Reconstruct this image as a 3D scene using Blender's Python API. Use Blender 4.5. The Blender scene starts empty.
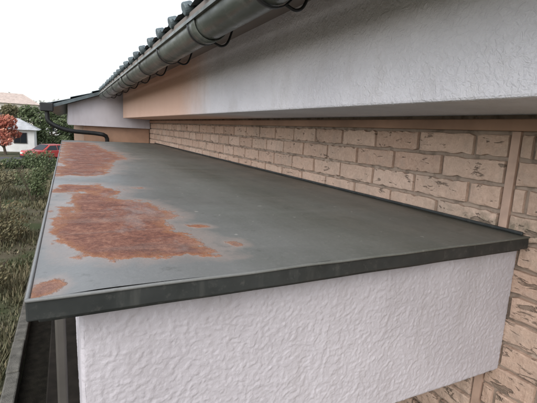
import bpy, bmesh, math, random
from mathutils import Vector, Matrix, noise
random.seed(7)
S=0.22; CH=2.4
sc=bpy.context.scene
def P(x,y,z): return Vector((x*S,y*S,CH+z*S))
GZ=-CH/S-6   # below ground in h units
LOW=-1.1     # level of the lower terrain far away

# ---------------------------------------------------------------- helpers
def link(o,parent=None):
    sc.collection.objects.link(o)
    if parent: o.parent=parent
    return o
def empty(name):
    e=bpy.data.objects.new(name,None); e.empty_display_size=.1
    return link(e)
def mesh_obj(name,verts,faces,mat,parent=None,smooth=False):
    me=bpy.data.meshes.new(name); me.from_pydata([tuple(v) for v in verts],[],faces); me.update()
    if mat: me.materials.append(mat)
    if smooth:
        for p in me.polygons: p.use_smooth=True
    return link(bpy.data.objects.new(name,me),parent)
def bevel(o,w,seg=2):
    m=o.modifiers.new("b",'BEVEL'); m.width=w; m.segments=seg; m.limit_method='ANGLE'; return o
def hexa(name,c,mat,parent=None,bv=0):
    f=[(3,2,1,0),(4,5,6,7),(0,1,5,4),(1,2,6,5),(2,3,7,6),(3,0,4,7)]
    o=mesh_obj(name,c,f,mat,parent)
    if bv: bevel(o,bv)
    return o
def box(name,x0,x1,y0,y1,z0,z1,mat,parent=None,bv=0):
    return hexa(name,[P(x0,y0,z0),P(x1,y0,z0),P(x1,y1,z0),P(x0,y1,z0),P(x0,y0,z1),P(x1,y0,z1),P(x1,y1,z1),P(x0,y1,z1)],mat,parent,bv)
def mbox(name,x0,x1,y0,y1,z0,z1,mat,parent=None,bv=0):
    c=[(x0,y0,z0),(x1,y0,z0),(x1,y1,z0),(x0,y1,z0),(x0,y0,z1),(x1,y0,z1),(x1,y1,z1),(x0,y1,z1)]
    return hexa(name,c,mat,parent,bv)
def tube(name,pts,r,mat,parent=None,res=8):
    cu=bpy.data.curves.new(name,'CURVE'); cu.dimensions='3D'; cu.bevel_depth=r; cu.bevel_resolution=4; cu.use_fill_caps=True
    sp=cu.splines.new('POLY'); sp.points.add(len(pts)-1)
    for p,q in zip(sp.points,pts): p.co=(q[0],q[1],q[2],1)
    cu.materials.append(mat)
    o=bpy.data.objects.new(name,cu); link(o,parent)
    return o
def smooth_path(pts,n=6):
    out=[]
    for i in range(len(pts)-1):
        p0=pts[max(i-1,0)];p1=pts[i];p2=pts[i+1];p3=pts[min(i+2,len(pts)-1)]
        for k in range(n):
            t=k/n; out.append(.5*((2*p1)+(p2-p0)*t+(2*p0-5*p1+4*p2-p3)*t*t+(3*p1-p0-3*p2+p3)*t**3))
    return out+[pts[-1]]

class M:
    def __init__(s,name,col=(.5,.5,.5),rough=.7,metal=0,spec=None):
        s.m=bpy.data.materials.new(name); s.m.use_nodes=True; s.t=s.m.node_tree; s.N=s.t.nodes
        s.b=s.N['Principled BSDF']; s.b.inputs['Base Color'].default_value=(*col,1)
        s.b.inputs['Roughness'].default_value=rough; s.b.inputs['Metallic'].default_value=metal
        if spec is not None: s.b.inputs['Specular IOR Level'].default_value=spec
        s.g=s.N.new('ShaderNodeNewGeometry'); s.pos=s.g.outputs['Position']
    def L(s,a,b): s.t.links.new(a,b)
    def mapv(s,scale,src=None):
        n=s.N.new('ShaderNodeVectorMath'); n.operation='MULTIPLY'; s.L(src or s.pos,n.inputs[0]); n.inputs[1].default_value=scale; return n.outputs[0]
    def noise(s,scale,detail=3,rough=.55,src=None,dist=0):
        n=s.N.new('ShaderNodeTexNoise'); n.inputs['Scale'].default_value=scale; n.inputs['Detail'].default_value=detail
        n.inputs['Roughness'].default_value=rough; n.inputs['Distortion'].default_value=dist; s.L(src or s.pos,n.inputs['Vector']); return n.outputs['Fac']
    def ramp(s,src,stops):
        n=s.N.new('ShaderNodeValToRGB'); e=n.color_ramp.elements
        while len(e)<len(stops): e.new(.5)
        for i,(p,c) in enumerate(stops):
            e[i].position=p; e[i].color=(*c,1) if isinstance(c,tuple) else (c,c,c,1)
        s.L(src,n.inputs[0]); return n.outputs[0]
    def mix(s,f,a,b,mode='MIX'):
        n=s.N.new('ShaderNodeMix'); n.data_type='RGBA'; n.blend_type=mode
        for v,i in ((f,0),(a,6),(b,7)):
            if isinstance(v,(int,float)): n.inputs[i].default_value=v if i==0 else (v,v,v,1)
            elif isinstance(v,tuple): n.inputs[i].default_value=(*v,1)
            else: s.L(v,n.inputs[i])
        return n.outputs[2]
    def math(s,op,a,b=0.0,c=None,clamp=False):
        n=s.N.new('ShaderNodeMath'); n.operation=op; n.use_clamp=clamp
        for i,v in enumerate((a,b,c)):
            if v is None: continue
            if isinstance(v,(int,float)): n.inputs[i].default_value=v
            else: s.L(v,n.inputs[i])
        return n.outputs[0]
    def rng(s,v,a,b):
        n=s.N.new('ShaderNodeMapRange'); n.interpolation_type='SMOOTHSTEP'; n.inputs[1].default_value=a; n.inputs[2].default_value=b; s.L(v,n.inputs[0]); return n.outputs[0]
    def attr(s,name):
        n=s.N.new('ShaderNodeAttribute'); n.attribute_name=name; return n
    def sep(s,src=None):
        n=s.N.new('ShaderNodeSeparateXYZ'); s.L(src or s.pos,n.inputs[0]); return n.outputs
    def col(s,v): s.L(v,s.b.inputs['Base Color'])
    def rough(s,v): s.L(v,s.b.inputs['Roughness'])
    def bump(s,h,strength=.5,dist=.01):
        n=s.N.new('ShaderNodeBump'); n.inputs['Strength'].default_value=strength; n.inputs['Distance'].default_value=dist
        s.L(h,n.inputs['Height']); s.L(n.outputs[0],s.b.inputs['Normal']); return n

# ---------------------------------------------------------------- materials
def simple(name,col,rough=.7,metal=0,var=.25,scale=6,bs=0,bd=.004,spec=None):
    m=M(name,col,rough,metal,spec); n=m.noise(scale,4,.6)
    d=tuple(c*(1-var) for c in col); l=tuple(min(1,c*(1+var)) for c in col)
    m.col(m.ramp(n,[(.3,d),(.7,l)]))
    if bs: m.bump(m.noise(scale*12,2),bs,bd)
    return m.m

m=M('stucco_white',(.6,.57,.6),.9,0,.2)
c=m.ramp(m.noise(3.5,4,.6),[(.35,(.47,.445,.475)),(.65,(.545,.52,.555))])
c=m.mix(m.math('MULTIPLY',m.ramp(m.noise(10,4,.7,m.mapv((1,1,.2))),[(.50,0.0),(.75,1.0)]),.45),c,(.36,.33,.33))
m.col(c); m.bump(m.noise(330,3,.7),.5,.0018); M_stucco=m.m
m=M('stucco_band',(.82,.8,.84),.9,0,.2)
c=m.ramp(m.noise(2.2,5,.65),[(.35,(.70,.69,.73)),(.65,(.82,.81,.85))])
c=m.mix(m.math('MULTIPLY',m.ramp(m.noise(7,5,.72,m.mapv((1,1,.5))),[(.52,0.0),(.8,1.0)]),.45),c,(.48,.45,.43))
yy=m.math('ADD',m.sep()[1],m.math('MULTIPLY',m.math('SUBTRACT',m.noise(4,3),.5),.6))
c=m.mix(m.math('MULTIPLY',m.rng(yy,8.3*S,12.5*S),.78),c,(.78,.48,.33))  # warm bounce light painted into the beam's far end
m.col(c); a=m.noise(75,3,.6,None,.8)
m.bump(m.math('ADD',m.ramp(a,[(.36,0.0),(.64,1.0)]),m.math('MULTIPLY',m.noise(230,2,.6),.6)),.55,.0035); M_band=m.m

m=M('brick_siding',(.5,.36,.27),.9,0,.2)
at=m.attr('bc')
fine=m.noise(80,4,.74); gouge=m.noise(1,4,.72,m.mapv((16,16,55)),.6); med=m.noise(22,4,.65)
base=m.ramp(at.outputs['Fac'],[(0,(.53,.355,.27)),(.5,(.62,.435,.335)),(1,(.69,.51,.41))])
base=m.mix(.35,base,m.ramp(fine,[(.3,(.36,.245,.185)),(.7,(.82,.64,.52))]))
base=m.mix(m.math('MULTIPLY',m.ramp(med,[(.5,0.0),(.7,1.0)]),.35),base,(.40,.33,.28))
s3=m.sep()
low=m.math('SUBTRACT',1.0,m.rng(s3[2],CH-1.6*S,CH-.8*S))       # weathered, dirtier bricks low on the wall
cn=m.math('MULTIPLY',m.math('SUBTRACT',1.0,m.rng(m.math('ABSOLUTE',m.math('SUBTRACT',s3[2],CH-.93*S)),.0,.05)),m.math('SUBTRACT',1.0,m.rng(s3[1],3.0*S,4.2*S)))
pit=m.ramp(m.math('SUBTRACT',gouge,m.math('MULTIPLY',m.math('ADD',low,cn),.055)),[(.325,1.0),(.385,0.0)])
base=m.mix(m.math('MULTIPLY',m.ramp(m.noise(4,4,.6),[(.45,0.0),(.7,1.0)]),.3),base,(.34,.29,.24))
base=m.mix(m.math('MULTIPLY',m.math('MULTIPLY',cn,m.ramp(med,[(.35,0.0),(.6,1.0)])),.7),base,(.13,.13,.085))
base=m.mix(m.math('MULTIPLY',pit,.72),base,(.17,.135,.105))
m.col(base)
m.bump(m.math('SUBTRACT',m.math('ADD',m.math('MULTIPLY',fine,.7),m.math('MULTIPLY',med,.7)),pit),.9,.005); M_brick=m.m
m=M('mortar',(.4,.3,.25),.95,0,.2)
c=m.ramp(m.noise(9,4,.6),[(.3,(.30,.235,.19)),(.7,(.47,.38,.31))])
c=m.mix(m.math('MULTIPLY',m.ramp(m.noise(25,3,.6),[(.5,0.0),(.62,1.0)]),.6),c,(.15,.12,.095))
m.col(c); M_mortar=m.m
M_browntrim=simple('brown_trim',(.36,.22,.15),.6,0,.2,5)
M_joint=simple('joint_sealant',(.52,.36,.28),.6,0,.2,12)

# rusted metal
m=M('rusted_sheet_metal',(.1,.12,.11),.4,0)
rs=m.attr('rust').outputs['Fac']
n1=m.noise(7,5,.62,m.mapv((1.6,.8,1))); n2=m.noise(26,5,.68); n3=m.noise(2.2,3,.5); n4=m.noise(110,3,.7)
f=m.math('ADD',rs,m.math('ADD',m.math('MULTIPLY',m.math('SUBTRACT',n1,.5),.50),m.math('MULTIPLY',m.math('SUBTRACT',n2,.5),.40)))
rustf=m.ramp(f,[(.485,0.0),(.53,1.0)])
halo=m.ramp(f,[(.30,0.0),(.50,1.0)])
paint=m.ramp(n3,[(.35,(.092,.098,.083)),(.65,(.125,.131,.116))])
st=m.noise(1,5,.6,m.mapv((1.6,13,1)))
paint=m.mix(m.math('MULTIPLY',m.ramp(st,[(.45,0.0),(.7,1.0)]),.30),paint,(.20,.205,.19))
paint=m.mix(m.math('MULTIPLY',m.ramp(m.noise(1.3,5,.65,m.mapv((3.5,.7,1))),[(.4,0.0),(.68,1.0)]),.5),paint,(.20,.208,.195))
sx=m.sep()[0]
fx=m.N.new('ShaderNodeMapRange'); fx.inputs[1].default_value=2.6*S; fx.inputs[2].default_value=.2*S
m.L(m.math('ADD',sx,m.math('MULTIPLY',m.math('SUBTRACT',n1,.5),.5)),fx.inputs[0])
paint=m.mix(m.math('MULTIPLY',fx.outputs[0],.5),paint,(.255,.26,.272))  # bluish sky reflection painted in, lighter towards the outer edge
paint=m.mix(m.math('MULTIPLY',m.ramp(n4,[(.52,0.0),(.72,1.0)]),.22),paint,(.3,.3,.28))
paint=m.mix(m.math('MULTIPLY',m.ramp(n2,[(.30,1.0),(.40,0.0)]),.35),paint,(.05,.055,.045))
# dirt washed against the wall flashing
dirt=m.rng(m.math('ADD',sx,m.math('MULTIPLY',m.math('SUBTRACT',n2,.5),.12)),4.15*S,4.62*S)
paint=m.mix(m.math('MULTIPLY',dirt,.6),paint,(.06,.058,.042))
spk=m.ramp(m.noise(38,2,.5),[(.725,0.0),(.745,1.0)])
paint=m.mix(m.math('MULTIPLY',spk,.6),paint,(.42,.41,.38))
paint=m.mix(m.math('MULTIPLY',halo,.65),paint,(.34,.275,.245))
rust=m.ramp(m.math('ADD',m.math('MULTIPLY',n2,.55),m.math('MULTIPLY',n4,.45)),[(.34,(.085,.032,.022)),(.5,(.195,.075,.047)),(.64,(.34,.165,.105))])
rim=m.math('MULTIPLY',rustf,m.ramp(f,[(.52,1.0),(.61,0.0)]))
rust=m.mix(m.math('MULTIPLY',rim,.65),rust,(.37,.165,.07))
rust=m.mix(m.math('MULTIPLY',m.ramp(n1,[(.54,0.0),(.66,1.0)]),.5),rust,(.29,.25,.235))
rust=m.mix(m.math('MULTIPLY',m.ramp(st,[(.52,0.0),(.66,1.0)]),.35),rust,(.28,.215,.18))
m.col(m.mix(rustf,paint,rust))
m.rough(m.math('ADD',m.math('MULTIPLY',rustf,.3),m.ramp(n1,[(.3,.38),(.7,.54)])))
m.bump(m.math('ADD',m.math('MULTIPLY',n3,1.6),m.math('MULTIPLY',m.math('ADD',m.math('MULTIPLY',rustf,.6),.14),n4)),.4,.008); M_metal=m.m
m=M('dark_trim_metal',(.03,.03,.03),.45,0)
c=m.ramp(m.noise(14,4,.65),[(.3,(.015,.018,.018)),(.7,(.034,.038,.037))])
c=m.mix(m.math('MULTIPLY',m.ramp(m.noise(60,4,.75),[(.55,0.0),(.75,1.0)]),.35),c,(.14,.135,.12))
c=m.mix(m.math('MULTIPLY',m.ramp(m.noise(1,4,.6,m.mapv((30,30,6))),[(.58,0.0),(.72,1.0)]),.3),c,(.11,.11,.10))
m.col(c); m.rough(m.ramp(m.noise(20,3),[(.3,.38),(.7,.65)])); M_fascia=m.m

m=M('gutter_plastic',(.1,.12,.1),.22,0)
c=m.ramp(m.noise(3,4,.65,m.mapv((6,1,6))),[(.3,(.06,.07,.06)),(.7,(.15,.165,.145))])
c=m.mix(m.math('MULTIPLY',m.ramp(m.noise(30,4,.7),[(.52,0.0),(.7,1.0)]),.4),c,(.24,.24,.21))
m.col(c); m.rough(m.ramp(m.noise(14,3),[(.3,.24),(.7,.5)])); M_gutter=m.m
M_black=simple('black_iron',(.012,.013,.014),.45,0,.3,20)
M_tile=simple('roof_tile_clay',(.10,.13,.14),.5,0,.5,5)
M_soffit=simple('soffit_board',(.22,.19,.17),.8,0,.2,3)
M_wood=simple('dark_wood',(.018,.015,.012),.85,0,.4,8,0,.004,.15)
M_alu=simple('aluminium_bronze',(.09,.083,.075),.5,.3,.2,8)
M_conc=simple('concrete',(.12,.115,.10),.9,0,.5,9,.6,.008)
M_white=simple('white_wall_paint',(.75,.75,.73),.85,0,.1,2)
M_asph=simple('asphalt',(.06,.06,.062),.9,0,.2,4)
M_glass=M('window_glass',(.02,.025,.03),.05,0).m
M_dark=simple('shade_dark_soil',(.018,.016,.012),.95,0,.5,14,.8,.02,.1)  # near-black soil, shade at the wall foot put into the colour

# ---------------------------------------------------------------- HOUSE
house=empty('brick_house')
WX=4.68
CR=.31; BL=.92
def brick_wall(name,x,y0,y1,z0,z1,parent):
    me=bpy.data.meshes.new(name); bm=bmesh.new(); lay=bm.faces.layers.float.new('bcf')
    rnd=random.Random(3); row=0; z=z0
    while z<z1-.05:
        zz=min(z+CR-.03,z1); off=(row%2)*BL*.5; y=y0-off
        while y<y1:
            a=max(y,y0); b=min(y+BL-.03,y1)
            if b-a>.06:
                pr=.036+rnd.random()*.016; v=rnd.random()
                nu=max(2,int((b-a)/.075)); nv=3
                j=lambda k:(rnd.random()-.5)*k
                g={}
                for iu in range(nu+1):
                    for iv in range(nv+1):
                        ed=iu in(0,nu) or iv in(0,nv)
                        yy=a+(b-a)*iu/nu; zc=z+(zz-z)*(0,.12,.88,1)[iv]
                        chip=.03 if rnd.random()<.12 else 0
                        if iu==0: yy+=.006+abs(j(.03))
                        if iu==nu: yy-=.006+abs(j(.03))
                        if iv==0: zc+=.004+abs(j(.03))+chip*.6
                        if iv==nv: zc-=.004+abs(j(.03))+chip*.6
                        g[iu,iv]=bm.verts.new(P(x-pr-(0 if ed else .006+j(.010))+j(.004),yy,zc))
                for iu in range(nu):
                    for iv in range(nv):
                        f=bm.faces.new((g[iu,iv],g[iu,iv+1],g[iu+1,iv+1],g[iu+1,iv])); f[lay]=v
                ring=[(i,0) for i in range(nu)]+[(nu,i) for i in range(nv)]+[(i,nv) for i in range(nu,0,-1)]+[(0,i) for i in range(nv,0,-1)]
                back=[bm.verts.new(Vector((x*S,g[r].co.y+(-.001 if r[0]==0 else .001 if r[0]==nu else 0),g[r].co.z+(-.001 if r[1]==0 else .001 if r[1]==nv else 0)))) for r in ring]
                for i in range(len(ring)):
                    k=(i+1)%len(ring); f=bm.faces.new((g[ring[i]],g[ring[k]],back[k],back[i])); f[lay]=v
            y+=BL
        z+=CR; row+=1
    bm.to_mesh(me); bm.free()
    at=me.attributes.new('bc','FLOAT','FACE'); src=me.attributes['bcf']
    vals=[d.value for d in src.data]
    for i,v in enumerate(vals): at.data[i].value=v
    me.materials.append(M_brick); return link(bpy.data.objects.new(name,me),parent)
brick_wall('brick_courses',WX,0.4,2.84,-6.04,.16,house)
brick_wall('brick_courses_far',WX,2.98,25.9,-6.04,.16,house)
box('wall_core',WX+.003,12,-6,60,GZ,1.9,M_mortar,house)
box('siding_joint',WX-.045,WX+.002,2.86,2.96,-6,.16,M_joint,house)
box('frieze_trim',WX-.12,WX+.002,-6,25.9,.165,.30,M_browntrim,house,.003)
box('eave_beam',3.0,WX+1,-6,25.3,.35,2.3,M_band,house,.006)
sl=math.tan(math.radians(20))
def roofz(x): return 1.74+(x-1.7)*sl
hexa('soffit',[P(1.78,-6,1.62),P(3.0,-6,1.78),P(3.0,25.3,1.78),P(1.78,25.3,1.62),P(1.78,-6,1.72),P(3.0,-6,2.1),P(3.0,25.3,2.1),P(1.78,25.3,1.72)],M_soffit,house)
def tile_roof(name,x0,x1,y0,y1,parent,pitch=1.0,step=1.1):
    vs=[];fs=[];ny=int((y1-y0)/pitch*8)+1; xs=[]
    x=x0
    while x<x1: xs+=[(x,0.08),(min(x+step,x1)-.001,0.0)]; x+=step
    for (xx,up) in xs:
        for j in range(ny):
            y=y0+(y1-y0)*j/(ny-1); t=(y/pitch)%1
            w=.10*max(0,math.cos((t-.5)*2*math.pi))**1.2 - .05*math.sin(t*math.pi)
            vs.append(P(xx,y,roofz(xx)+up+w))
    for i in range(len(xs)-1):
        for j in range(ny-1):
            a=i*ny+j; fs.append((a,a+1,a+ny+1,a+ny))
    o=mesh_obj(name,vs,fs,M_tile,parent,False)
    rr=random.Random(2)
    for k in range(int((y1-y0)/pitch)+1):
        yc=(math.floor(y0/pitch)+k+.5)*pitch
        if yc<y0 or yc>y1: continue
        bm=bmesh.new(); bmesh.ops.create_cone(bm,cap_ends=True,segments=18,radius1=.10*S,radius2=.10*S,depth=.16*S)
        bmesh.ops.rotate(bm,verts=bm.verts,matrix=Matrix.Rotation(math.radians(90-20+rr.uniform(-4,4)),3,'Y'))
        bmesh.ops.translate(bm,verts=bm.verts,vec=P(x0+.03+rr.uniform(-.02,.02),yc+rr.uniform(-.03,.03),roofz(x0)+.065+rr.uniform(-.01,.01)))
        me=bpy.data.meshes.new('nose'); bm.to_mesh(me); bm.free(); me.materials.append(M_tile)
        oo=link(bpy.data.objects.new('eave_nose_tile',me),parent); bevel(oo,.005)
    return o
tile_roof('tiled_roof',1.70,16,-6,25.0,house)
tile_roof('tiled_roof_wing',-.85,16,25.01,62,house)
def slab(name,x0,y0,y1,a,b,mat):
    hexa(name,[P(x0,y0,roofz(x0)-a),P(16,y0,roofz(16)-a),P(16,y1,roofz(16)-a),P(x0,y1,roofz(x0)-a),P(x0,y0,roofz(x0)-b),P(16,y0,roofz(16)-b),P(16,y1,roofz(16)-b),P(x0,y1,roofz(x0)-b)],mat,house)
slab('roof_underlay',1.74,-6,25,.10,.02,M_soffit)
slab('wing_underlay',-.83,25.02,62,.2,.02,M_tile)
box('roof_back',16,30,-6,62,GZ,roofz(16)-.4,M_mortar,house)
hexa('wing_gable_wall',[P(.1,25.6,-.2),P(4.6,25.6,-.2),P(4.6,26.2,-.2),P(.1,26.2,-.2),P(.1,25.6,roofz(.1)-.22),P(4.6,25.6,roofz(4.6)-.22),P(4.6,26.2,roofz(4.6)-.22),P(.1,26.2,roofz(.1)-.22)],M_stucco,house)
box('wing_lower_wall',.9,4.6,25.9,60,GZ,-.21,M_browntrim,house)
box('wing_side_wall',.1,.8,26.21,60,-.2,roofz(.1)-.22,M_stucco,house)
def gutter(name,xc,zc,y0,y1,r,parent):
    vs=[];fs=[];K=18;ys=[y0+(y1-y0)*i/40 for i in range(41)]
    prof=[]
    for k in range(K+1):
        a=math.pi+math.pi*k/K; prof.append((math.cos(a)*r,math.sin(a)*r))
    prof=[(-r-.045,.0),(-r-.045,.05),(-r,.05)]+prof+[(r,.05)]
    inner=[(p[0]*.93,p[1]*.93+.005) for p in prof[3:-1]][::-1]
    pr=prof+inner; n=len(pr)
    for y in ys:
        sag=.012*noise.noise(Vector((0,y*.35,7)))
        for p in pr: vs.append(P(xc+p[0],y,zc+p[1]+sag))
    for i in range(len(ys)-1):
        for k in range(n):
            a=i*n+k;b=i*n+(k+1)%n; fs.append((a,b,b+n,a+n))
    fs.append(tuple(range(n-1,-1,-1))) 
    o=mesh_obj(name,vs,fs,M_gutter,parent,True)
    m=o.modifiers.new('e','EDGE_SPLIT'); m.split_angle=math.radians(40); return o
GX,GZc,GR=1.92,1.52,.235
gutter('gutter',GX,GZc,-6,24.9,GR,house)
gutter('wing_gutter',-.95,.86,24.8,60,.2,house)
y=-3.0
while y<24.5:
    vs=[];fs=[];n=15
    for dy in (0,.07):
        for k in range(n):
            a=math.pi+math.pi*k/(n-1)
            vs.append(P(GX+math.cos(a)*(GR+.02),y+dy,GZc+math.sin(a)*(GR+.02)))
    for k in range(n-1): fs.append((k,k+1,n+k+1,n+k))
    o=mesh_obj('gutter_bracket',vs,fs,M_black,house,True); s=o.modifiers.new('s','SOLIDIFY'); s.thickness=.003
    tube('bracket_arm',smooth_path([P(GX+.16,y+.035,GZc-GR+.03),P(GX+.28,y+.035,GZc-GR-.005),P(GX+.38,y+.035,GZc-GR+.06),P(GX+.46,y+.035,GZc+.05),P(GX+.49,y+.035,GZc+.22)]),.0038,M_black,house)
    y+=2.3
for y in (5.9,14.5):
    vs=[];fs=[];n=19
    for dy in (0,.35):
        for k in range(n):
            a=math.pi+math.pi*k/(n-1); vs.append(P(GX+math.cos(a)*(GR+.014),y+dy,GZc+math.sin(a)*(GR+.014)))
    for k in range(n-1): fs.append((k,k+1,n+k+1,n+k))
    o=mesh_obj('gutter_joint_sleeve',vs,fs,M_gutter,house,True); s=o.modifiers.new('s','SOLIDIFY'); s.thickness=.003
tube('downpipe',smooth_path([P(-.9,25.1,.75),P(-.9,25.1,.25),P(-.85,25.1,-.05),P(-.5,25.1,-.3),P(0.2,25.15,-.52),P(1.4,25.3,-.60),P(1.9,25.3,-.66)],4)+[P(2.05,25.35,-.74),P(2.12,25.4,-.9),P(2.15,25.4,-9.5)],.026,M_black,house)
mbox('downpipe_head',-.27,-.13,5.44,5.60,CH+.10,CH+.20,M_black,house,.01)

# ---------------------------------------------------------------- BAY BOX
bay=empty('stucco_bay_box')
YF=2.68; BX=.045
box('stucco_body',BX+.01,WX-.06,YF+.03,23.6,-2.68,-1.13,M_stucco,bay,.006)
box('bottom_trim',BX+.03,WX-.08,YF+.05,23.5,-2.72,-2.681,M_mortar,bay)
def sm(a,b,x):
    t=max(0,min(1,(x-a)/(b-a))); return t*t*(3-2*t)
def stucco_panel(name,axis,u0,u1,z0,z1,fixed,step=.0085,amp=.0014):
    nu=int((u1-u0)/step); nv=int((z1-z0)/step); vs=[];fs=[]
    for j in range(nv+1):
        for i in range(nu+1):
            u=u0+(u1-u0)*i/nu; z=z0+(z1-z0)*j/nv; q=Vector((u*S,z*S,fixed))
            q2=q+noise.noise_vector(q*40)*.006
            a=noise.noise(q2*105); b=noise.noise(q2*230+Vector((5,5,5))); c=abs(noise.noise(q2*80+Vector((9,1,2))))
            h=sm(-.10,.28,a)*.55+b*.45+(1-sm(0,.10,c))*.2+.3*noise.noise(q*9)
            e=min(u-u0,u1-u)/.03; e2=min(z-z0,z1-z)/.03; rnd_=-(1-min(1,max(0,e)))**2*.01-(1-min(1,max(0,e2)))**2*.008
            off=(h*amp+rnd_*.5)/S
            vs.append(P(u,fixed-off,z) if axis=='y' else P(fixed-off,u,z))
    for j in range(nv):
        for i in range(nu):
            k=j*(nu+1)+i; f=(k,k+1,k+nu+2,k+nu+1); fs.append(f if axis=='y' else f[::-1])
    return mesh_obj(name,vs,fs,M_stucco,bay,True)
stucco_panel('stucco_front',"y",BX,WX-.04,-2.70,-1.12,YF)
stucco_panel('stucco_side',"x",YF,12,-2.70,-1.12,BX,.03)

roof=empty('rusted_metal_roof')
polys=[
[(0.12,6.23),(0.38,6.3),(0.62,5.58),(0.96,5.3),(1.11,4.56),(0.97,4.13),(1.04,3.6),(1.12,3.08),(1.01,2.91),(0.68,2.93),(0.27,3.03),(0.03,3.11),(-0.11,3.55),(-0.2,3.82),(-0.17,4.44),(-0.09,4.81),(-0.12,5.41)],
[(-0.25,15.72),(-0.26,21.7),(1.08,22.2),(1.47,16.48),(1.65,12.75),(1.0,10.74),(0.82,8.57),(0.38,8.24),(-0.25,8.24)],
[(-0.25,7.18),(0.47,7.02),(0.8,6.25),(0.54,5.83),(0.16,6.41),(-0.25,6.27)],
[(-.25,2.40),(-.25,2.8),(-.06,2.82),(0.0,2.62),(-.09,2.5)],
[(1.02,4.02),(1.24,3.99),(1.3,3.86),(1.08,3.86)],
[(1.25,3.3),(1.38,3.28),(1.40,3.14),(1.27,3.12)],
[(.92,6.75),(1.08,6.7),(1.12,6.5),(.97,6.5)],
]
def sdf(px,py,poly):
    d=1e9; ins=False; n=len(poly)
    for i in range(n):
        ax,ay=poly[i]; bx,by=poly[(i+1)%n]
        ex,ey=bx-ax,by-ay; wx,wy=px-ax,py-ay
        t=max(0,min(1,(wx*ex+wy*ey)/(ex*ex+ey*ey+1e-9)))
        dx,dy=wx-ex*t,wy-ey*t; d=min(d,dx*dx+dy*dy)
        if (ay>py)!=(by>py) and px<(bx-ax)*(py-ay)/(by-ay)+ax: ins=not ins
    d=math.sqrt(d); return d if ins else -d
NX,NY=90,200
x0,x1=-.21,WX-.05
vs=[];fs=[];att=[]
for j in range(NY+1):
    t=j/NY; Y=2.48*((24.0/2.48)**t)
    for i in range(NX+1):
        u=i/NX; X=x0+(x1-x0)*(u**1.3)
        yo=Y+(.10*(X-x0)/(x1-x0))*(1-t)
        dz=.018*noise.noise(Vector((X*.8,Y*.5,0)))+.005*noise.noise(Vector((X*2.5,Y*1.5,4)))
        e=(X-x0); 
        vs.append(P(X,yo,-1.0+dz*min(1,e*3)))
        v=-9
        for k,p in enumerate(polys):
            s=sdf(X,Y,p); s=s*(1.0 if k<3 else 2.2) 
            v=max(v,s/(1+ .12*(Y-3 if Y>3 else 0)))
        v=max(v,-.20-abs(X-x0)*3+ .32*noise.noise(Vector((0,Y*1.7,3.3))))
        att.append(max(0,min(1,.49+v*.9)))
for j in range(NY):
    for i in range(NX):
        a=j*(NX+1)+i; fs.append((a,a+1,a+NX+2,a+NX+1))
o=mesh_obj('sheet',vs,fs,M_metal,roof,True)
a=o.data.attributes.new('rust','FLOAT','POINT')
for i,v in enumerate(att): a.data[i].value=v
def strip(name,a,b,inward,zt,zb,mat,th=.05,seg=1,wob=0):
    ix,iy=inward; vs=[];fs=[]
    for i in range(seg+1):
        t=i/seg; x=a[0]+(b[0]-a[0])*t; y=a[1]+(b[1]-a[1])*t
        w=wob*noise.noise(Vector((x*1.1+3,y*1.1,zb))); w2=wob*.5*noise.noise(Vector((x*2.3,y,zb+4)))
        for (d,z) in ((0,zb+w2),(th,zb+w2),(th,zt),(0,zt)):
            vs.append(P(x+ix*(d+w*(1 if z<zt-.02 else .2)),y+iy*(d+w*(1 if z<zt-.02 else .2)),z))
    for i in range(seg):
        for k in range(4):
            p=i*4+k;q=i*4+(k+1)%4; fs.append((p,p+4,q+4,q))
    fs.append((0,1,2,3)); n=seg*4; fs.append((n+3,n+2,n+1,n))
    return bevel(mesh_obj(name,vs,fs,mat,roof),.002)
strip('front_fascia',(-.235,2.475),(WX-.05,2.575),(0,1),-1.008,-1.135,M_fascia,.06,60,.02)
strip('front_fascia_lower',(-.18,2.545),(WX-.06,2.645),(0,1),-1.137,-1.18,M_fascia,.03,60,.008)
tube('front_hem',[P(-.235+(WX-.05+.235)*i/60,2.472+.1*i/60,-1.004+.008*noise.noise(Vector((i*.15,1,1)))) for i in range(61)],.0026,M_metal,roof)
strip('outer_fascia',(-.235,24.0),(-.235,2.54),(1,0),-1.006,-1.125,M_fascia,.03)
tube('outer_hem',[P(-.225+.006*noise.noise(Vector((i*.3,2,1))),2.475+21.5*i/80,-1.004) for i in range(81)],.003,M_metal,roof)
box('wall_flashing',WX-.12,WX-.085,2.62,24,-.995,-.955,M_fascia,roof,.003)
box('underside_board',-.18,WX-.13,2.69,23.8,-1.129,-1.04,M_soffit,roof)

# ---------------------------------------------------------------- under the overhang
fr=empty('window_frame')
mbox('post',-.030,-.012,.80,.83,0.02,CH-1.13*S-.03,M_alu,fr,.004)
mbox('post_rear',-.042,-.022,1.5,1.53,0.02,CH-1.13*S-.03,M_alu,fr,.004)
mbox('sash',.03,.08,.75,5.0,0.3,CH-2.76*S,M_wood,fr,.004)
mbox('sill_step',-.20,.3,.5,5.2,0.02,.28,M_wood,fr,.01)  # near-black step over the same ground, shade put into its colour
mbox('shaded_soil_strip',-.44,-.205,-2,12,-.05,.02,M_dark,fr)  # dark strip added to stand for shade on the ground by the wall
k=empty('concrete_kerb')
prev=-2.0; rk=random.Random(4)
while prev<12:
    dx=rk.uniform(-.006,.006); mbox('block',-.56+dx,-.45+dx,prev,prev+.59,-.05,.11+rk.uniform(-.008,.008),M_conc,k,.014); prev+=.6
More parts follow.
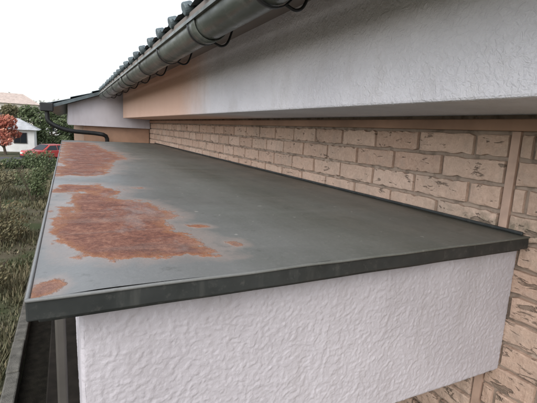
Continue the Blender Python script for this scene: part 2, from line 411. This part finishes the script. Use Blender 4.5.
# ---------------------------------------------------------------- ground
m=M('garden_soil',(.1,.08,.05),.95,0,.1)
n=m.noise(2.2,6,.65); n2=m.noise(30,4,.7)
c=m.ramp(n,[(.3,(.06,.05,.035)),(.5,(.11,.10,.066)),(.7,(.17,.155,.11))])
c=m.mix(.4,c,m.ramp(n2,[(.3,(.03,.03,.02)),(.7,(.20,.175,.13))]))
c=m.mix(m.ramp(m.noise(.9,4,.6),[(.45,0.0),(.6,1.0)]),c,(.065,.08,.04))
m.col(c); m.bump(n2,.6,.03)
vs=[];fs=[]
def gh(x,y):
    return (0.03*noise.noise(Vector((x*.7,y*.7,0))) if x<-.56 else 0)+LOW*sm(16,34,y)
xs=[-900,-300,-100,-40,-20]+[-12+.35*i for i in range(34)]+[.2,5,20,80,300,900]
ys=[-300,-60,-10]+[-2+.4*i for i in range(60)]+[22.5,24,26,28,30,32,34,37,45,70,120,300,900,2000]
for y in ys:
    for x in xs: vs.append((x,y,(gh(x,y) if -20<x<-.1 else LOW*sm(16,34,y))-.01))
for j in range(len(ys)-1):
    for i in range(len(xs)-1):
        a=j*len(xs)+i; fs.append((a,a+1,a+len(xs)+1,a+len(xs)))
mesh_obj('ground',vs,fs,m.m,None,True)
mbox('road',-60,40,36,43,LOW-.006,LOW+.01,M_asph)

def leafmat(name,c1,c2,c3):
    m=M(name,c1,.7,0,.3); a=m.attr('lv').outputs['Fac']; m.col(m.ramp(a,[(0,c1),(.5,c2),(1,c3)])); return m.m
L_green=leafmat('leaves_green',(.045,.065,.03),(.09,.12,.055),(.16,.19,.10))
L_olive=leafmat('leaves_olive',(.06,.055,.03),(.13,.12,.065),(.25,.22,.13))
L_red=leafmat('leaves_red',(.22,.07,.05),(.42,.13,.09),(.55,.27,.18))
L_grass=leafmat('grass_blades',(.05,.058,.03),(.13,.125,.07),(.28,.24,.15))
L_pale=leafmat('leaves_pale',(.28,.30,.26),(.40,.42,.37),(.50,.51,.47))  # distance haze mixed into these leaf colours
M_bark=simple('bark',(.09,.07,.05),.9,0,.3,12)
def leaves(name,blobs,n,size,mat,parent=None,seed=1,shell=.35,zmin=0):
    rnd=random.Random(seed); vs=[];fs=[];lv=[]
    tot=sum(b[3]*b[4]*b[5] for b in blobs)
    for (cx,cy,cz,rx,ry,rz) in blobs:
        k=max(6,int(n*(rx*ry*rz)/tot))
        for _ in range(k):
            d=Vector((rnd.gauss(0,1),rnd.gauss(0,1),rnd.gauss(0,1))).normalized()*(rnd.random()**shell)
            nn=noise.noise(Vector((cx+d.x*2,cy+d.y*2,cz+d.z*2))*1.3)
            if nn<-.18: continue
            d=d*(1+.35*nn)
            c=Vector((cx+d.x*rx,cy+d.y*ry,cz+d.z*rz)); 
            if c.z<zmin+.02: c.z=zmin+.02+rnd.random()*.1
            q=Vector((rnd.gauss(0,1),rnd.gauss(0,1),rnd.gauss(0,1))).normalized(); u=q.orthogonal().normalized(); w=q.cross(u)
            s=size*(.6+rnd.random()*.8); b=len(vs)
            vs+= [c-u*s,c+w*s*.45,c+u*s,c-w*s*.45]; fs.append((b,b+1,b+2,b+3)); lv.append(max(0,min(1,.45+d.z*.25+rnd.gauss(0,.2)+nn*.5)))
    o=mesh_obj(name,vs,fs,mat,parent); at=o.data.attributes.new('lv','FLOAT','FACE')
    for i,v in enumerate(lv): at.data[i].value=v
    return o
def tree(name,x,y,h,mat,seed,spread=.35,n=3500,leaf=.09,bare=.25):
    rnd=random.Random(seed); e=empty(name); e.location.z=LOW
    vs=[];es=[];rad=[]
    def add(p,r,par):
        vs.append(p);rad.append(r)
        if par is not None: es.append((par,len(vs)-1))
        return len(vs)-1
    t=add(Vector((x,y,-.05)),h*.025,None); blobs=[]
    for i in range(1,5):
        t2=add(Vector((x+rnd.uniform(-.04,.04)*h,y+rnd.uniform(-.04,.04)*h,h*bare*.9+h*(.85-bare)*(i-1)/3.5)),h*.022*(1-i*.18),t)
        for k in range(3):
            a=rnd.random()*6.28; L=h*spread*(1-.15*i)*rnd.uniform(.6,1)
            m1=add(vs[t2]+Vector((math.cos(a)*L*.5,math.sin(a)*L*.5,L*.3)),h*.009,t2)
            m2=add(vs[t2]+Vector((math.cos(a)*L,math.sin(a)*L,L*.5)),h*.004,m1)
            r=h*.13*rnd.uniform(.7,1.3); c=vs[m2]; blobs.append((c.x,c.y,c.z,r*1.2,r*1.2,r*.85))
        t=t2
    c=vs[t]; blobs.append((c.x,c.y,c.z+h*.03,h*.13,h*.13,h*.12))
    me=bpy.data.meshes.new('trunk'); me.from_pydata([tuple(v) for v in vs],es,[]); me.materials.append(M_bark)
    o=link(bpy.data.objects.new('trunk',me),e); sk=o.modifiers.new('s','SKIN')
    for i,r in enumerate(rad): me.skin_vertices[0].data[i].radius=(r,r)
    me.skin_vertices[0].data[0].use_root=True
    leaves('crown',blobs,n,leaf,mat,e,seed)
    return e
rnd=random.Random(11); vs=[];fs=[];lv=[]
for _ in range(75000):
    y=1.0+29*(rnd.random()**1.5); x=-.6-(rnd.random()**1.2)*(1.2+y*.28)
    d=noise.noise(Vector((x*1.1,y*.8,5)))
    if d<rnd.uniform(-.35,.25): continue
    hgt=(.02+.07*rnd.random()*(1+d*2))*(1+y*.03); a=rnd.random()*6.28; w=.004+.006*rnd.random()+y*.0006
    dx,dy=math.cos(a),math.sin(a); lean=rnd.uniform(.1,.8)*hgt; b=len(vs); z=gh(x,y)-.01
    vs+=[(x-dy*w,y+dx*w,z),(x+dy*w,y-dx*w,z),(x+dx*lean,y+dy*lean,z+hgt)]; fs.append((b,b+1,b+2)); lv.append(max(0,min(1,.4+rnd.gauss(0,.25)+d*.4)))
o=mesh_obj('grass',vs,fs,L_grass); at=o.data.attributes.new('lv','FLOAT','FACE')
for i,v in enumerate(lv): at.data[i].value=v
def shrub(name,x,y,r,h,mat,n,seed,leaf=.03):
    rnd=random.Random(seed); e=empty(name); e.location.z=LOW*sm(16,34,y)
    for i in range(7):
        a=rnd.random()*6.28; tube('stem',[Vector((x,y,-.02)),Vector((x+math.cos(a)*r*.4,y+math.sin(a)*r*.4,h*.5)),Vector((x+math.cos(a)*r*.8,y+math.sin(a)*r*.8,h*.95))],.006,M_bark,e)
    bl=[(x+rnd.uniform(-.6,.6)*r,y+rnd.uniform(-.6,.6)*r,h*rnd.uniform(.3,.85),r*.45,r*.45,h*.22) for _ in range(9)]
    leaves('foliage',bl,n,leaf,mat,e,seed)
shrub('garden_shrub',-1.2,9.0,.5,.9,L_olive,2600,1,.028)
shrub('garden_shrub',-1.9,14.5,.9,1.0,L_olive,2600,2,.038)
shrub('garden_shrub',-.95,13.5,.5,1.1,L_green,2400,3,.035)
shrub('garden_shrub',-1.0,19.0,.7,1.2,L_green,2600,4,.045)
shrub('garden_shrub',-1.05,6.3,.35,.5,L_olive,2000,5,.022)
leaves('hedge',[( -9+ i*.9,33+ .3*math.sin(i*2.1),LOW+.35,.7,.5,.4) for i in range(12)],9000,.08,L_green,None,9,.35,LOW)
tree('maple_tree',-5.3,46,4.0,L_red,21,.4,4500,.13,.2)
tree('garden_tree',-3.6,56,5.6,L_green,22,.34,4500,.16,.12)
tree('garden_tree',-1.6,56,5.2,L_green,23,.4,4500,.16,.12)
tree('garden_tree',-6.9,64,5.6,L_olive,24,.35,4000,.18,.15)
tree('garden_tree',.8,60,5.6,L_green,25,.35,4000,.18,.15)
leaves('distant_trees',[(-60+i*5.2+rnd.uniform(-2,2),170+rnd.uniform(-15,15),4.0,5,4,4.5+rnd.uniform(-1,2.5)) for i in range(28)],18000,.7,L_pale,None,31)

def far_house(name,x,y,w,d,h,wall,roofm):
    e=empty(name); e.location.z=LOW
    mbox('walls',x,x+w,y,y+d,0,h,wall,e,.02)
    rz=h+w*.22; o=.5
    v=[(x-o,y-o,h-.05),(x+w+o,y-o,h-.05),(x+w+o,y+d+o,h-.05),(x-o,y+d+o,h-.05),(x+w*.3,y+d/2,rz),(x+w*.7,y+d/2,rz)]
    mesh_obj('roof',v,[(0,1,5,4),(1,2,5),(2,3,4,5),(3,0,4),(3,2,1,0)],roofm,e)
    nw=max(2,int(w/2.2))
    for s in range(1 if h<4 else 2):
        for i in range(nw):
            cx=x+w*(i+.5)/nw
            mbox('window_frame',cx-.62,cx+.62,y-.06,y-.01,.9+s*2.7,2.05+s*2.7,M_alu,e)
            mbox('window_glass',cx-.55,cx-.02,y-.08,y-.062,.97+s*2.7,1.98+s*2.7,M_glass,e)
            mbox('window_glass',cx+.02,cx+.55,y-.08,y-.062,.97+s*2.7,1.98+s*2.7,M_glass,e)
M_cream=simple('cream_wall',(.6,.56,.5),.9,0,.1,1); M_rooft=simple('tan_roof',(.5,.41,.36),.8,0,.2,2); M_roofg=simple('grey_roof',(.42,.43,.44),.7,0,.2,2)  # far walls and roofs kept pale, distance haze put into the colours
far_house('neighbour_house',-14.5,95,9.5,8,6.4,M_cream,M_rooft)
far_house('neighbour_house',-4.5,110,8,8,6.6,M_white,M_roofg)
far_house('storage_building',-8.2,50,5.1,4,2.4,M_white,M_roofg)
# ---------------------------------------------------------------- red car
car=empty('parked_car')
m=M('car_paint_red',(.45,.02,.02),.3,0); m.b.inputs['Coat Weight'].default_value=.4
m.col(m.ramp(m.noise(2,3),[(.3,(.38,.035,.035)),(.7,(.46,.06,.05))])); M_car=m.m
M_tyre=simple('tyre_rubber',(.02,.02,.02),.8); M_lamp=simple('lamp_lens',(.7,.7,.65),.2)
prof=[(-2.0,.35),(-2.02,.62),(-1.9,.88),(-1.0,.98),(-.35,1.42),(.95,1.46),(1.55,1.05),(1.95,.98),(2.02,.6),(1.98,.35)]
W=.82; vs=[];fs=[]
rot=Matrix.Rotation(math.radians(40),4,'Z'); T=Matrix.Translation((-1.45,39.5,LOW+.01))@rot
for s in (-1,-.86,.86,1):
    for (x,z) in prof:
        inn=.16 if z>1.2 else 0
        sh=(.05 if abs(s)==1 else 0)
        vs.append((x*(1-sh*.3),s*(W-inn if abs(s)==1 else W-.0-inn*.9),z-(sh if z>.9 else -sh)))
n=len(prof)
for r in range(3):
    for i in range(n): a=r*n+i;b=r*n+(i+1)%n; fs.append((a,b,b+n,a+n))
fs.append(tuple(range(n-1,-1,-1))); fs.append(tuple(range(3*n,4*n)))
def tf(o): o.matrix_world=T; return o
o=mesh_obj('body',vs,fs,M_car,car); bevel(o,.05,3); tf(o)
F6=[(0,1,2,3),(7,6,5,4),(0,4,5,1),(1,5,6,2),(2,6,7,3),(3,7,4,0)]
for s in (-1,1):
    q=[(-.85,1.0),(-.33,1.36),(.25,1.38),(.25,1.0)]; q2=[(.32,1.0),(.32,1.38),(.9,1.38),(1.35,1.03)]
    for nm,qq in (('side_window_front',q),('side_window_rear',q2)):
        v=[(a,s*(.835-(.16*(b-1.0)/.36)),b) for a,b in qq]+[(a,s*(.80-(.16*(b-1.0)/.36)),b) for a,b in qq]
        tf(mesh_obj(nm,v,F6,M_glass,car))
tf(mesh_obj('windscreen',[(-1.0,-.62,1.0),(-.40,-.52,1.42),(-.40,.52,1.42),(-1.0,.62,1.0),(-.96,-.62,.97),(-.36,-.52,1.38),(-.36,.52,1.38),(-.96,.62,.97)],F6,M_glass,car))
tf(mesh_obj('rear_window',[(1.0,-.55,1.45),(1.53,-.62,1.10),(1.53,.62,1.10),(1.0,.55,1.45),(.95,-.55,1.42),(1.5,-.62,1.06),(1.5,.62,1.06),(.95,.55,1.42)],F6,M_glass,car))
for x in (-1.28,1.28):
    for s in (-1,1):
        bm=bmesh.new(); bmesh.ops.create_cone(bm,cap_ends=True,segments=24,radius1=.31,radius2=.31,depth=.2)
        bmesh.ops.rotate(bm,verts=bm.verts,matrix=Matrix.Rotation(math.pi/2,3,'X')); bmesh.ops.translate(bm,verts=bm.verts,vec=(x,s*.76,.31))
        me=bpy.data.meshes.new('wheel'); bm.to_mesh(me); bm.free(); me.materials.append(M_tyre); o=link(bpy.data.objects.new('wheel',me),car); bevel(o,.03); tf(o)
for s in (-1,1):
    tf(mbox('headlamp',-2.04,-1.9,s*.6-.15,s*.6+.15,.62,.78,M_lamp,car,.03))
tf(mbox('bumper',-2.08,-1.95,-.75,.75,.32,.5,M_tyre,car,.03))

# ---------------------------------------------------------------- light (bright hazy overcast)
w=bpy.data.worlds.new("World"); sc.world=w; w.use_nodes=True; nt=w.node_tree
sky=nt.nodes.new('ShaderNodeTexSky'); sky.sky_type='NISHITA'; sky.sun_disc=False
el,az=math.radians(42),math.radians(225)   # az measured from +Y towards +X
sky.sun_elevation=el; sky.sun_rotation=az; sky.dust_density=2; sky.air_density=1.0; sky.ozone_density=1
hs=nt.nodes.new('ShaderNodeHueSaturation'); hs.inputs['Saturation'].default_value=.3
bg=nt.nodes['Background']; nt.links.new(sky.outputs[0],hs.inputs['Color']); nt.links.new(hs.outputs[0],bg.inputs['Color']); bg.inputs['Strength'].default_value=.30
sd=bpy.data.lights.new('sun','SUN'); sd.energy=.8; sd.angle=math.radians(45); sd.color=(1,.96,.9)
so=link(bpy.data.objects.new('sun',sd))
d=Vector((math.sin(az)*math.cos(el),math.cos(az)*math.cos(el),math.sin(el)))
so.rotation_euler=d.to_track_quat('Z','Y').to_euler()

# ---------------------------------------------------------------- camera
cd=bpy.data.cameras.new('camera'); cd.lens=26.8; cd.sensor_width=36; cd.clip_start=.02; cd.clip_end=5000
co=link(bpy.data.objects.new('camera',cd))
r=Vector((.8941,-.4446,.0541)).normalized(); bk=Vector((-.447,-.8781,.1706)).normalized(); u=bk.cross(r).normalized(); r=u.cross(bk)
co.matrix_world=Matrix(((r.x,u.x,bk.x,0),(r.y,u.y,bk.y,0),(r.z,u.z,bk.z,CH),(0,0,0,1)))
sc.camera=co
sc.view_settings.view_transform='Standard'; sc.view_settings.look='None'; sc.view_settings.exposure=0
